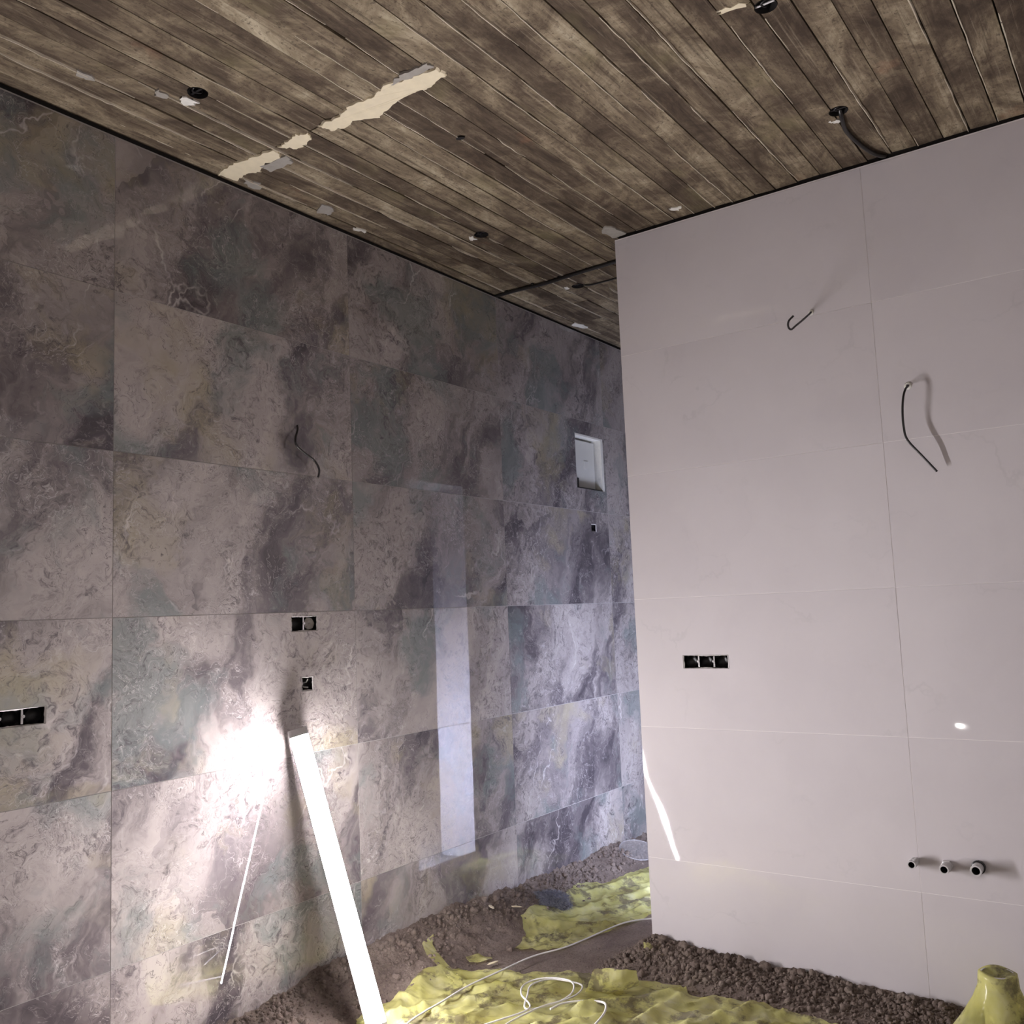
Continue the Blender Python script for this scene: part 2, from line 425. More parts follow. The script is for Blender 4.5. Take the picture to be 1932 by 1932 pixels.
# white partition (front face), passage wall with a doorway behind it
wall_right = obj('wall_right', slab(YF, YE, ZF - 0.2, ZT + 0.005, 0.0009, 0.10, HB, PB), M['grout_b'])
tag(wall_right, 'white partition wall of large polished porcelain tiles', None, None, 'structure')
tiles(wall_right, [YF, -4.5498, -3.3498, -2.1498, YE + GAP], rowsZ, HB, PB, M['white'], 0.0006, 'B')

DX0, DX1, DZ = 2.66, 3.25, 0.86
def PP(u, v, d): return (u, YE - d, v)
wall_passage = obj('wall_passage', slab(XB + 0.102, XR, ZF - 0.2, ZC, 0.004, 0.31, [(DX0, DX1, ZF - 0.3, DZ)], PP), M['plaster'])
tag(wall_passage, 'plastered passage wall with a narrow door opening behind the white partition', None, None, 'structure')
# reveal lining of the doorway
trim = boxobj('trim_1', (DX1 - 0.008, DX1 - 0.0005, YE - 0.30, YE - 0.006, ZF, DZ - 0.001), M['white'])
tag(trim, 'white tiled reveal of the passage doorway', None, None, 'structure')
wall_end = boxobj('wall_end', (XR, XR + 0.12, YF, 0.14, ZF - 0.2, ZC + 0.2), M['plaster'])
tag(wall_end, 'far end wall of the passage', None, None, 'structure')
wall_left = boxobj('wall_left', (XL - 0.12, XL, YF, 0.14, ZF - 0.2, ZC + 0.2), M['plaster'])
tag(wall_left, 'plain plastered wall at the left of the room', None, None, 'structure')
wall_front = boxobj('wall_front', (XL - 0.12, XR + 0.12, YF - 0.12, YF, ZF - 0.2, ZC + 0.2), M['plaster'])
tag(wall_front, 'plain plastered wall behind the viewer', None, None, 'structure')

floor = boxobj('floor', (XL, XR, YF, 0.14, ZF - 0.22, ZF - 0.06), M['floor'])
tag(floor, 'raw screed floor', None, None, 'structure')

# black strips painting the shade of the recess between tiles and ceiling
tr2 = boxobj('trim_2', (XL, XR, 0.010, 0.13, ZT + 0.004, ZC + 0.02), M['recess_shade'])
tag(tr2, 'black strip standing for the shade in the open joint above the marble wall', None, None, 'structure')
tr3 = boxobj('trim_3', (XB + 0.010, XB + 0.10, YF, YE - 0.02, ZT + 0.004, ZC + 0.02), M['recess_shade'])
tag(tr3, 'black strip standing for the shade in the open joint above the white partition', None, None, 'structure')

# ------------------------------------------------------------------ ceiling of board-marked concrete
CT = 0.035
ceiling = boxobj('ceiling', (XL, XR, YF, 0.14, ZC + CT, ZC + 0.2), M['slab'])
tag(ceiling, 'raw concrete ceiling with the marks of the formwork boards', None, None, 'structure')
ylines = [0.045, -0.055, -0.155, -0.248, -0.352, -0.455, -0.556, -0.656, -0.757, -0.858, -0.955, -1.068, -1.171, -1.275, -1.382, -1.479, -1.578, -1.679,
          -1.777, -1.877, -1.978, -2.076, -2.180, -2.279, -2.380, -2.481, -2.579, -2.680, -2.787]
while ylines[-1] > YF + 0.1: ylines.append(ylines[-1] - 0.101 + rng.uniform(-0.004, 0.004))
ylines[-1] = YF
HOLES = [(0.037, -0.449), (1.642, -2.202), (1.668, -0.457), (2.617, -0.433), (0.851, -2.208)]
HR = 0.036
cut_bm = bmesh.new()
for hx, hy in HOLES:
    lathe(cut_bm, [(0.0001, -0.1), (HR, -0.1), (HR, 0.09), (0.0001, 0.09)], 28, lambda x, y, h, hx=hx, hy=hy: (hx + x, hy + y, ZC + h))
bmesh.ops.remove_doubles(cut_bm, verts=cut_bm.verts[:], dist=0.001)
bmesh.ops.recalc_face_normals(cut_bm, faces=cut_bm.faces)
cutter = obj('cutter', cut_bm, None)
SPLIT = 0.462
for k in range(len(ylines) - 1):
    y1, y0 = ylines[k], ylines[k + 1]
    if k <= 11: ends = [XL, SPLIT, 2.9 + rng.uniform(-.5, .6), XR]
    elif k == 21: ends = [XL, 0.80, 3.1, XR]
    else: ends = [XL, rng.uniform(-1.6, -0.4), rng.uniform(2.3, 3.6), XR]
    for e in range(len(ends) - 1):
        x0, x1 = ends[e] + 0.0015, ends[e + 1] - 0.0015
        n = max(2, int((x1 - x0) / 0.12))
        cx, cy = (x0 + x1) / 2, (y0 + y1) / 2
        dz = rng.uniform(-0.0025, 0.0025); sl = rng.uniform(-0.0022, 0.0022)
        bm = bmesh.new()
        rows = []
        gp = rng.uniform(0.0015, 0.0032)
        for i in range(n + 1):
            x = x0 + (x1 - x0) * i / n
            w0 = y0 + gp + 0.0018 * float(NA(x * 6, k * 3.1)); w1 = y1 - gp + 0.0018 * float(NB(x * 6, k * 3.7))
            zz = ZC + dz + 0.003 * float(NA(x * 1.3 + 40, k * 5.3))
            rows.append([bm.verts.new((x - cx, w0 - cy, zz + sl)), bm.verts.new((x - cx, w1 - cy, zz - sl)),
                         bm.verts.new((x - cx, w1 - cy, ZC + CT)), bm.verts.new((x - cx, w0 - cy, ZC + CT))])
        for i in range(n):
            for q in range(4):
                bm.faces.new((rows[i][q], rows[i + 1][q], rows[i + 1][(q + 1) % 4], rows[i][(q + 1) % 4]))
        bm.faces.new(rows[0]); bm.faces.new(rows[-1][::-1])
        bmesh.ops.recalc_face_normals(bm, faces=bm.faces)
        o = obj('board', bm, M['conc'], ceiling)
        o.location = (cx, cy, 0)
        if any(x0 - HR < hx < x1 + HR and y0 - HR < hy < y1 + HR for hx, hy in HOLES):
            md = o.modifiers.new('cut', 'BOOLEAN'); md.object = cutter; md.operation = 'DIFFERENCE'; md.solver = 'EXACT'
            bpy.context.view_layer.update()
            me = bpy.data.meshes.new_from_object(o.evaluated_get(bpy.context.evaluated_depsgraph_get()))
            o.modifiers.clear(); o.data = me
    # cement fins squeezed through the joint above this board
    if 0 < k and y1 > -3.4:
        bm = bmesh.new()
        x = -1.2
        side = rng.choice((-1, 1))
        while x < 5.0:
            ln = rng.uniform(0.15, 1.1)
            if rng.random() < 0.72:
                m = max(2, int(ln / 0.025)); prev = None
                amp = rng.uniform(0.0045, 0.0085)
                for i in range(m + 1):
                    xx = x + ln * i / m
                    tap = min(1.0, 4 * i / m, 4 * (m - i) / m)
                    if any(abs(xx - hx) < 0.05 and abs(y1 - hy) < 0.05 for hx, hy in HOLES): prev = None; continue
                    yy = y1 + side * 0.0045 + 0.0035 * float(NB(xx * 14, k * 2.7))
                    hgt = amp * tap * (0.55 + 1.2 * abs(float(NA(xx * 22, k * 4.1))))
                    wd = 0.0018 + 0.0030 * tap * (0.6 + float(NB(xx * 18 + 7, k)))
                    cur = [bm.verts.new((xx, yy - wd, ZC + 0.006)), bm.verts.new((xx, yy - wd * 0.4, ZC - hgt)), bm.verts.new((xx, yy + wd * 0.4, ZC - hgt)), bm.verts.new((xx, yy + wd, ZC + 0.006))]
                    if prev:
                        for q in range(3): bm.faces.new((prev[q], cur[q], cur[q + 1], prev[q + 1]))
                    prev = cur
            x += ln + rng.uniform(0.02, 0.3)
        bmesh.ops.recalc_face_normals(bm, faces=bm.faces)
        obj('cement_fin', bm, M['fin'], ceiling)
bpy.data.objects.remove(cutter)

def blob_patch(name, outline, z, thick, mat, parent, seed=0, jit=0.006, sub=5):
    """thin irregular slab under the ceiling from a closed outline"""
    P = []
    rr = random.Random(seed)
    for i in range(len(outline)):
        a, b = Vector((*outline[i], 0)), Vector((*outline[(i + 1) % len(outline)], 0))
        for q in range(sub):
            p = a.lerp(b, q / sub); P.append((p.x + rr.uniform(-jit, jit), p.y + rr.uniform(-jit, jit)))
    bm = bmesh.new()
    cx = sum(p[0] for p in P) / len(P); cy = sum(p[1] for p in P) / len(P)
    top = [bm.verts.new((x, y, z + 0.004)) for x, y in P]
    bot = [bm.verts.new((cx + (x - cx) * 0.97, cy + (y - cy) * 0.97, z - thick * (0.6 + 0.6 * rr.random()))) for x, y in P]
    n = len(P)
    for i in range(n): bm.faces.new((top[i], top[(i + 1) % n], bot[(i + 1) % n], bot[i]))
    f = bm.faces.new(bot)
    bmesh.ops.triangulate(bm, faces=[f])
    bmesh.ops.recalc_face_normals(bm, faces=bm.faces)
    return obj(name, bm, mat, parent)

mp = [
    ([(0.452, -0.005), (0.535, -0.02), (0.520, -0.10), (0.550, -0.16), (0.515, -0.24), (0.53, -0.31), (0.492, -0.345), (0.462, -0.34), (0.447, -0.22), (0.432, -0.12)], 'mortar'),
    ([(0.462, -0.375), (0.520, -0.42), (0.505, -0.52), (0.462, -0.545), (0.440, -0.50), (0.455, -0.43)], 'mortar'),
    ([(0.452, -0.605), (0.505, -0.62), (0.528, -0.68), (0.505, -0.74), (0.552, -0.83), (0.520, -0.92), (0.505, -1.02), (0.525, -1.12), (0.500, -1.205), (0.445, -1.20), (0.430, -1.08), (0.412, -0.99), (0.440, -0.90), (0.425, -0.80), (0.45, -0.72)], 'mortar'),
    ([(0.515, -0.20), (0.575, -0.19), (0.580, -0.33), (0.525, -0.345)], 'pmortar'),
    ([(0.425, -1.0), (0.440, -1.20), (0.405, -1.19), (0.395, -1.08)], 'pmortar'),
]
for i, (ol, m) in enumerate(mp): blob_patch('mortar_patch', ol, ZC - 0.003, 0.005, M[m], ceiling, i, 0.0065, 7)
small = [([(0.020, -0.395), (0.075, -0.40), (0.070, -0.375), (0.05, -0.352), (0.025, -0.365)], 'foam'), ([(-0.06, -0.365), (-0.02, -0.36), (-0.015, -0.335), (-0.05, -0.325)], 'pmortar'),
         ([(1.648, -0.412), (1.70, -0.402), (1.69, -0.375), (1.65, -0.385)], 'foam'), ([(2.585, -0.385), (2.625, -0.378), (2.61, -0.355), (2.585, -0.36)], 'foam'),
         ([(0.93, -0.12), (1.0, -0.125), (1.03, -0.06), (0.97, -0.045)], 'pmortar'), ([(0.80, -2.08), (0.815, -2.165), (0.79, -2.17), (0.775, -2.08)], 'mortar'),
         ([(2.13, -0.93), (2.17, -1.0), (2.08, -1.02), (1.99, -0.98), (2.02, -0.93)], 'pmortar'), ([(1.70, -2.145), (1.725, -2.16), (1.72, -2.19), (1.695, -2.18)], 'foam'),
         ([(-0.30, -0.255), (-0.24, -0.262), (-0.23, -0.235), (-0.28, -0.225)], 'pmortar'), ([(3.20, -0.06), (3.34, -0.08), (3.33, -0.03), (3.21, -0.02)], 'foam'),
         ([(0.55, -0.05), (0.62, -0.07), (0.66, -0.03), (0.60, -0.015)], 'pmortar'), ([(1.20, -0.05), (1.26, -0.07), (1.27, -0.05), (1.22, -0.03)], 'foam'),
         ([(2.02, -1.30), (2.05, -1.335), (2.03, -1.36), (2.0, -1.33)], 'foam')]
for i, (ol, m) in enumerate(small): blob_patch('mortar_patch', ol, ZC - 0.0015, 0.003, M[m], ceiling, 40 + i, 0.009, 4)
# small notch, its shade painted as a flat black patch
blob_patch('notch_shade', [(0.85, -0.955), (0.875, -0.985), (0.885, -0.975), (0.875, -0.945)], ZC - 0.0035, 0.001, M['recess_shade'], ceiling, 77, 0.003, 3)

# ------------------------------------------------------------------ downlight holes, black cups standing for the shade in their depth
can_lab = ['round black downlight hole beside white mortar crumbs at the left of the ceiling', 'round black downlight hole with a cable running to the white wall',
           'round black downlight hole in the middle, close to the marble wall', 'small far downlight hole beside the black conduit', 'round black downlight hole at the upper edge of the ceiling']
for i, (hx, hy) in enumerate(HOLES):
    e = empty('downlight_hole', (hx, hy, ZC))
    tag(e, can_lab[i], 'downlight hole', 'downlight holes in the ceiling')
    bm = bmesh.new()
    lathe(bm, [(HR - 0.0015, -0.003), (HR - 0.0015, CT - 0.003), (0.0005, CT - 0.003)], 28, lambda x, y, h: (x, y, h))
    obj('shade_cup', bm, M['recess_shade'], e, True)
    bm = bmesh.new()
    tube(bm, spline([(0.01, 0.0, CT - 0.004), (0.02, 0.006, 0.012), (-0.012, 0.012, 0.004), (-0.02, -0.012, 0.010), (0.006, -0.02, CT - 0.004)], 6), 0.0035, 6)
    obj('cable_loop', bm, M['cable'], e, True)
    bm = bmesh.new()
    box(bm, -0.004, 0.004, -HR + 0.002, HR - 0.002, 0.006, 0.009)
    obj('strap', bm, M['alu'] if i == 4 else M['black'], e)

# ------------------------------------------------------------------ batten lamps
def batten(name, base, top, nrm, width, thick, mat, label, cord=None):
    base, top = Vector(base), Vector(top)
    ax = (top - base); L = ax.length; ax.normalize()
    n = Vector(nrm); n = (n - ax * n.dot(ax)).normalized(); w = ax.cross(n)
    e = empty(name, base); tag(e, label, 'lamp')
    def fr(a, b, c): return ax * c + w * a + n * b
    hw = width / 2
    cap = 0.032
    def prism(prof, c0, c1):
        bm = bmesh.new()
        r0 = [bm.verts.new(fr(a, b, c0)) for a, b in prof]; r1 = [bm.verts.new(fr(a, b, c1)) for a, b in prof]
        k = len(prof)
        for i in range(k): bm.faces.new((r0[i], r0[(i + 1) % k], r1[(i + 1) % k], r1[i]))
        bm.faces.new(r0[::-1]); bm.faces.new(r1)
        bmesh.ops.recalc_face_normals(bm, faces=bm.faces)
        return bm
    back = [(-hw * 0.96, -thick * 0.30), (hw * 0.96, -thick * 0.30), (hw * 0.96, 0), (-hw * 0.96, 0)]
    obj('housing', prism(back, cap * 0.5, L - cap * 0.5), M['alu'], e)
    dif = [(-hw, 0.0005)] + [(-hw * math.cos(a) if abs(math.cos(a)) < 0.9 else -hw * math.copysign(1, math.cos(a)), thick * 0.72 * (0.55 + 0.45 * math.sin(a))) for a in [math.radians(x) for x in (0, 20, 40, 60, 90, 120, 140, 160, 180)]] + [(hw, 0.0005)]
    obj('diffuser', prism(dif, cap, L - cap), mat, e)
    rail = [(-hw * 1.04, -thick * 0.30), (-hw * 1.005, -thick * 0.30), (-hw * 1.005, thick * 0.37), (-hw * 1.04, thick * 0.37)]  # opaque strip added to block light from one side of the diffuser
    obj('side_light_shield', prism(rail, cap * 0.5, L - cap * 0.5), M['alu'], e)
    capp = [(-hw * 1.03, -thick * 0.34), (hw * 1.03, -thick * 0.34), (hw * 1.03, thick * 0.6), (hw * 0.8, thick * 0.76), (-hw * 0.8, thick * 0.76), (-hw * 1.03, thick * 0.6)]
    for c0 in (0.0, L - cap):
        b = prism(capp, c0, c0 + cap)
        bmesh.ops.bevel(b, geom=b.edges[:], offset=0.0015, segments=1, affect='EDGES')
        obj('end_cap', b, M['alu'], e)
    if cord:
        bm = bmesh.new()
        tube(bm, [p - base for p in spline(cord, 8)], 0.0035, 8)
        obj('cord', bm, M['wcable'], e, True)
    return e

batten('led_batten', (0.8185, -0.458, -1.605), (0.8075, -0.040, -0.487), (-0.60, -0.80, 0.15), 0.075, 0.030, M['led1'],
       'lit white LED batten leaning against the marble wall', [Vector((0.8185, -0.46, -1.60)), Vector((0.86, -0.60, -1.625)), Vector((0.97, -0.66, -1.628)), Vector((1.05, -0.56, -1.628))])
batten('led_batten', (2.790, -1.14, -1.60), (2.683, -1.14, -0.41), (0.97, 0.22, 0.1), 0.075, 0.026, M['led2'],
       'cold white LED batten leaning in the passage doorway, seen only mirrored in the marble')

# small work floodlight left of the picture (mirrored as a bright spot on the white wall)
fe = empty('floodlight', (-2.35, -1.55, ZF))
tag(fe, 'small LED floodlight on a stand, mirrored as a bright spot in the white wall', 'floodlight')
fd = Vector((0.75, 0.60, 0.35)).normalized()
fs = fd.cross(Vector((0, 0, 1))).normalized(); fu = fs.cross(fd)
fc = Vector((0, 0, 0.50))
def fbox(a0, a1, b0, b1, c0, c1):
    bm = bmesh.new()
    for v in box(bm, a0, a1, b0, b1, c0, c1): v.co = fc + fs * v.co.x + fu * v.co.y + fd * v.co.z
    bmesh.ops.recalc_face_normals(bm, faces=bm.faces)
    return bm
obj('housing', fbox(-0.075, 0.075, -0.055, 0.055, -0.045, 0.0), M['black'], fe)
obj('lamp_glass', fbox(-0.011, 0.011, -0.012, 0.012, 0.001, 0.004), M['fl'], fe)
bm = bmesh.new()
for a in (0, 2.09, 4.19): tube(bm, [(0, 0, 0.44), (0.16 * math.cos(a), 0.16 * math.sin(a), 0.0)], 0.008, 6)
obj('stand', bm, M['black'], fe)
bm = bmesh.new(); tube(bm, [(0, 0, 0.44), (0, 0, 0.455)], 0.01, 8); obj('pivot', bm, M['chrome'], fe)

# ------------------------------------------------------------------ electrical boxes
def gang_boxes(name, label, axis, u0, u1, z0, z1, n, style, cat='socket box'):
    """row of n round flush boxes behind a rectangular cut-out"""
    loc = ((u0 + u1) / 2, 0, (z0 + z1) / 2) if axis == 'A' else (XB, (u0 + u1) / 2, (z0 + z1) / 2)
    e = empty(name, loc); tag(e, label, cat, 'flush socket boxes in the tiled walls')
    hw, hh = (u1 - u0) / 2, (z1 - z0) / 2
    T = (lambda u, v, d: (u, d, v)) if axis == 'A' else (lambda u, v, d: (d, u, v))
    D = 0.048
    # plastic liner (open to the room)
    bm = bmesh.new()
    e1 = 0.0012
    q = [(-hw + e1, -hh + e1), (hw - e1, -hh + e1), (hw - e1, hh - e1), (-hw + e1, hh - e1)]
    r0 = [bm.verts.new(T(a, b, 0.004)) for a, b in q]; r1 = [bm.verts.new(T(a, b, D)) for a, b in q]
    for i in range(4): bm.faces.new((r0[i], r0[(i + 1) % 4], r1[(i + 1) % 4], r1[i]))
    bm.faces.new(r1)
    obj('liner', bm, M['black'], e)
    # ragged mortar lip round the cut-out
    bm = bmesh.new(); pr = None; first = None
    rr = random.Random(int(abs(u0) * 1000) + len(axis))
    per = []
    for i in range(4):
        a, b = Vector(q[i]), Vector(q[(i + 1) % 4])
        m = max(3, int((b - a).length / 0.008))
        for k in range(m): per.append(a.lerp(b, k / m))
    for pt in per:
        s = 1 - rr.uniform(0.003, 0.006) / max(0.03, pt.length)
        cur = (bm.verts.new(T(pt.x, pt.y, -0.0002)), bm.verts.new(T(pt.x * s, pt.y * s, 0.003)))
        if pr: bm.faces.new((pr[0], cur[0], cur[1], pr[1]))
        else: first = cur
        pr = cur
    bm.faces.new((pr[0], first[0], first[1], pr[1]))
    obj('lip', bm, M['edge'], e)
    step = 2 * hw / n
    for g in range(n):
        cu = -hw + step * (g + 0.5)
        r = min(step / 2, hh) * 0.94
        bm = bmesh.new()
        lathe(bm, [(r, 0.012), (r * 0.97, D - 0.004), (0.0006, D - 0.004)], 20, lambda x, y, h, cu=cu: T(cu + x, y, h))
        obj('cup', bm, M['black'], e, True)
        if style[g] == 'm':      # filled with grey mortar
            bm = bmesh.new()
            lathe(bm, [(r * 0.90, 0.020), (r * 0.80, 0.014), (r * 0.4, 0.012), (0.0006, 0.015)], 14, lambda x, y, h, cu=cu: T(cu + x * 1.15, y, h))
            for v in bm.verts: v.co += Vector((rr.uniform(-1, 1), rr.uniform(-1, 1), rr.uniform(-1, 1))) * 0.0016
            obj('mortar_plug', bm, M['pmortar'], e)
        if style[g] == 'w':      # loose conductors
            bm = bmesh.new()
            for k in range(3):
                a = k * 2.1 + 0.4
                tube(bm, [Vector(T(*p)) for p in ((cu + 0.004 * math.cos(a), 0.004 * math.sin(a), D - 0.006), (cu + r * .5 * math.cos(a), r * .5 * math.sin(a), 0.024), (cu + r * .7 * math.cos(a + .7), r * .7 * math.sin(a + .7), 0.010))], 0.0028, 6)
            obj('conductor', bm, M['wcable'], e, True)
        if g < n - 1:            # metal bridge with its screw
            bm = bmesh.new(); bu = cu + step / 2
            pts = [(bu - 0.004, -hh * 0.8), (bu + 0.004, -hh * 0.8), (bu + 0.003, hh * 0.85), (bu - 0.003, hh * 0.85)]
            a_ = [bm.verts.new(T(p[0], p[1], 0.009)) for p in pts]; b_ = [bm.verts.new(T(p[0], p[1], 0.016)) for p in pts]
            bm.faces.new(a_); bm.faces.new(b_[::-1])
            for i in range(4): bm.faces.new((a_[i], a_[(i + 1) % 4], b_[(i + 1) % 4], b_[i]))
            bmesh.ops.recalc_face_normals(bm, faces=bm.faces)
            br = obj('bridge', bm, M['chrome'], e)
            bm = bmesh.new()
            lathe(bm, [(0.0055, 0.012), (0.0055, 0.007), (0.0005, 0.007)], 10, lambda x, y, h, bu=bu: T(bu + 0.004 + x, y + 0.001, h))
            obj('screw', bm, M['chrome'], br)
    return e

gang_boxes('socket_box', 'double socket box in the marble, its right half filled with grey mortar', 'A', *HA[0], 2, 'em')
gang_boxes('socket_box', 'single socket box above the top of the leaning LED batten', 'A', *HA[1], 1, 'w')
gang_boxes('socket_box', 'long black socket box in the marble cut by the left edge of the picture', 'A', *HA[2], 3, 'eee')
gang_boxes('socket_box', 'tiny single socket box below the white recessed cabinet', 'A', *HA[4], 1, 'e')
gang_boxes('socket_box', 'triple black socket box in the white partition wall', 'B', *HB[0], 3, 'eee')

# recessed distribution cabinet
cx0, cx1, cz0, cz1 = HA[3]
ce = empty('recessed_cabinet', ((cx0 + cx1) / 2, 0, cz0))
tag(ce, 'open white recessed electrical cabinet in the marble wall', 'cabinet')
def cpart(name, x0, x1, y0, y1, z0, z1, mat, par=ce):
    return boxobj(name, (x0 - ce.location.x, x1 - ce.location.x, y0, y1, z0 - cz0, z1 - cz0), mat, par)
DP = 0.095
cpart('back_plate', cx0 + 0.002, cx1 - 0.002, DP - 0.004, DP, cz0 + 0.002, cz1 - 0.002, M['cab'])
cpart('side_panel', cx0 + 0.001, cx0 + 0.006, 0.003, DP, cz0 + 0.001, cz1 - 0.001, M['cab'])
cpart('side_panel', cx1 - 0.028, cx1 - 0.001, 0.003, DP, cz0 + 0.001, cz1 - 0.001, M['foam'])
cpart('top_panel', cx0 + 0.006, cx1 - 0.028, 0.003, DP, cz1 - 0.012, cz1 - 0.001, M['foam'])
cpart('bottom_panel', cx0 + 0.006, cx1 - 0.028, 0.003, DP, cz0 + 0.001, cz0 + 0.006, M['black'])
dr = cpart('inner_cover', cx0 + 0.075, cx1 - 0.045, 0.050, 0.056, cz0 + 0.02, cz1 - 0.03, M['cab'])
bm = bmesh.new()
box(bm, cx0 + 0.18 - ce.location.x, cx0 + 0.235 - ce.location.x, 0.046, 0.0502, 0.145, 0.20)
bmesh.ops.bevel(bm, geom=bm.edges[:], offset=0.004, segments=1, affect='EDGES')
obj('knockout', bm, M['cab'], dr)
cpart('rail', cx0 + 0.012, cx0 + 0.066, 0.066, 0.074, cz0 + 0.02, cz1 - 0.04, M['cab'])
cpart('terminal_block', cx0 + 0.010, cx0 + 0.085, 0.035, 0.07, cz0 + 0.012, cz0 + 0.075, M['black'])

# ------------------------------------------------------------------ loose cables
def cable(name, pts, rad, mat, label, cat='cable', base=None, n=8, group=None, collar=None):
    base = Vector(base or pts[0])
    e = bpy.data.objects.new(name, None); e.location = base; link(e)
    bm = bmesh.new(); tube(bm, [p - base for p in spline(pts, n)], rad, 8)
    obj('sheath', bm, mat, e, True)
    if collar:
        ax, r = collar
        bm = bmesh.new()
        T = (lambda x, y, h: (h, x, y)) if ax == 'B' else (lambda x, y, h: (x, h, y))
        sg = -1
        lathe(bm, [(r * 1.6, 0.0), (r * 1.35, sg * 0.004), (r * 0.7, sg * 0.005)], 10, T)
        obj('collar', bm, M['foam'], e)
    tag(e, label, cat, group); return e
cable('wall_cable', [(2.14, -1.897, 1.218), (2.128, -1.895, 1.213), (2.048, -1.880, 1.163), (1.988, -1.870, 1.128), (1.950, -1.860, 1.104), (1.930, -1.855, 1.112), (1.922, -1.861, 1.133), (1.928, -1.881, 1.153)],
      0.0045, M['cable'], 'short black cable hooked upwards near the top of the white wall', collar=('B', 0.008), base=(2.128, -1.895, 1.213))
cable('wall_cable', [(2.14, -2.262, 0.825), (2.128, -2.264, 0.82), (2.098, -2.259, 0.800), (2.073, -2.254, 0.764), (2.068, -2.248, 0.709), (2.073, -2.246, 0.645), (2.078, -2.255, 0.590), (2.088, -2.303, 0.519), (2.103, -2.350, 0.451)],
      0.0045, M['cable'], 'long black cable hanging down in front of the white wall', collar=('B', 0.010), base=(2.128, -2.264, 0.82))
cable('wall_cable', [(0.873, 0.005, 0.818), (0.871, 0.0, 0.816), (0.853, -0.020, 0.791), (0.827, -0.035, 0.748), (0.835, -0.035, 0.719), (0.884, -0.030, 0.692), (0.936, -0.030, 0.668), (0.962, -0.035, 0.629), (0.960, -0.030, 0.591)],
      0.0045, M['cable'], 'black cable curling out of the marble wall', base=(0.871, 0, 0.816))
ce2 = cable('ceiling_conduit', [(2.41, 0.005, ZC - 0.012), (2.412, -0.16, ZC - 0.012), (2.424, -0.33, ZC - 0.013), (2.412, -0.55, ZC - 0.012), (2.402, -0.80, ZC - 0.012), (2.395, -0.94, ZC - 0.012)],
      0.011, M['cable'], 'thick black conduit crossing the ceiling behind the white partition', 'conduit')
for k in range(5):
    y = -0.08 - 0.18 * k
    bm = bmesh.new()
    box(bm, 2.398 - 2.41, 2.438 - 2.41, y - 0.006 - 0.005, y + 0.006 - 0.005, 0.004, 0.0125)
    obj('clip', bm, M['black'], ce2)
cable('ceiling_cable', [(1.655, -2.205, ZC + 0.012), (1.690, -2.200, ZC - 0.006), (1.80, -2.186, ZC - 0.010), (1.93, -2.196, ZC - 0.010), (2.04, -2.215, ZC - 0.010), (2.10, -2.238, ZC - 0.012), (2.132, -2.255, ZC - 0.006)],
      0.0085, M['cable'], 'black cable from a downlight hole to the top of the white wall')
cable('ceiling_cable', [(2.625, -0.45, ZC + 0.010), (2.637, -0.50, ZC - 0.006), (2.642, -0.60, ZC - 0.006), (2.642, -0.75, ZC - 0.006), (2.645, -0.94, ZC - 0.006)],
      0.005, M['cable'], 'thin black cable running from the far downlight hole')

# ------------------------------------------------------------------ pipe stubs in the partition
def pipe(y, z, ln, r, label, style):
    e = empty('pipe_stub', (XB, y, z)); tag(e, label, 'pipe', 'pipe stubs in the white wall')
    T = lambda x, yy, h: (-h, x, yy)
    bm = bmesh.new()
    lathe(bm, [(r, -0.004), (r, ln), (r * 0.74, ln), (r * 0.72, 0.006), (0.0004, 0.006)], 20, T)
    obj('pipe', bm, M['pvc'], e, False)
    bm = bmesh.new()
    lathe(bm, [(r * 0.715, ln - 0.004), (r * 0.70, 0.008), (0.0004, 0.008)], 16, T)
    obj('bore_shade', bm, M['recess_shade'], e)  # black lining paints the shade inside the pipe
    bm = bmesh.new()
    if style == 0:      # angled union arm
        tube(bm, [(-0.012, -r * 0.5, r * 0.8), (-ln * 0.55, -r * 1.1, r * 1.2), (-ln * 0.9, -r * 0.4, r * 0.9)], 0.006, 8)
        obj('arm', bm, M['pvc'], e, True)
    else:
        k = 1.32 if style == 1 else 1.25
        lathe(bm, [(r * 1.02, 0.002), (r * k, 0.003), (r * k, 0.016), (r * 1.02, 0.018)], 20 if style == 2 else 6, T)
        obj('ring', bm, M['black'] if style == 2 else M['pvc'], e)
    bm = bmesh.new()
    for q in range(4):
        lathe(bm, [(r * 1.0, ln - 0.006 - q * 0.006), (r * 1.05, ln - 0.0075 - q * 0.006), (r * 1.0, ln - 0.009 - q * 0.006)], 16, T)
    obj('thread', bm, M['pvc'], e)
    return e
pipe(-2.135, -1.083, 0.060, 0.0160, 'pipe stub with an angled arm, nearest to the tile joint of the white wall', 0)
pipe(-2.254, -1.085, 0.068, 0.0175, 'middle pipe stub of the three low on the white wall', 1)
pipe(-2.366, -1.076, 0.068, 0.0200, 'widest pipe stub of the three, with a black rubber ring', 2)

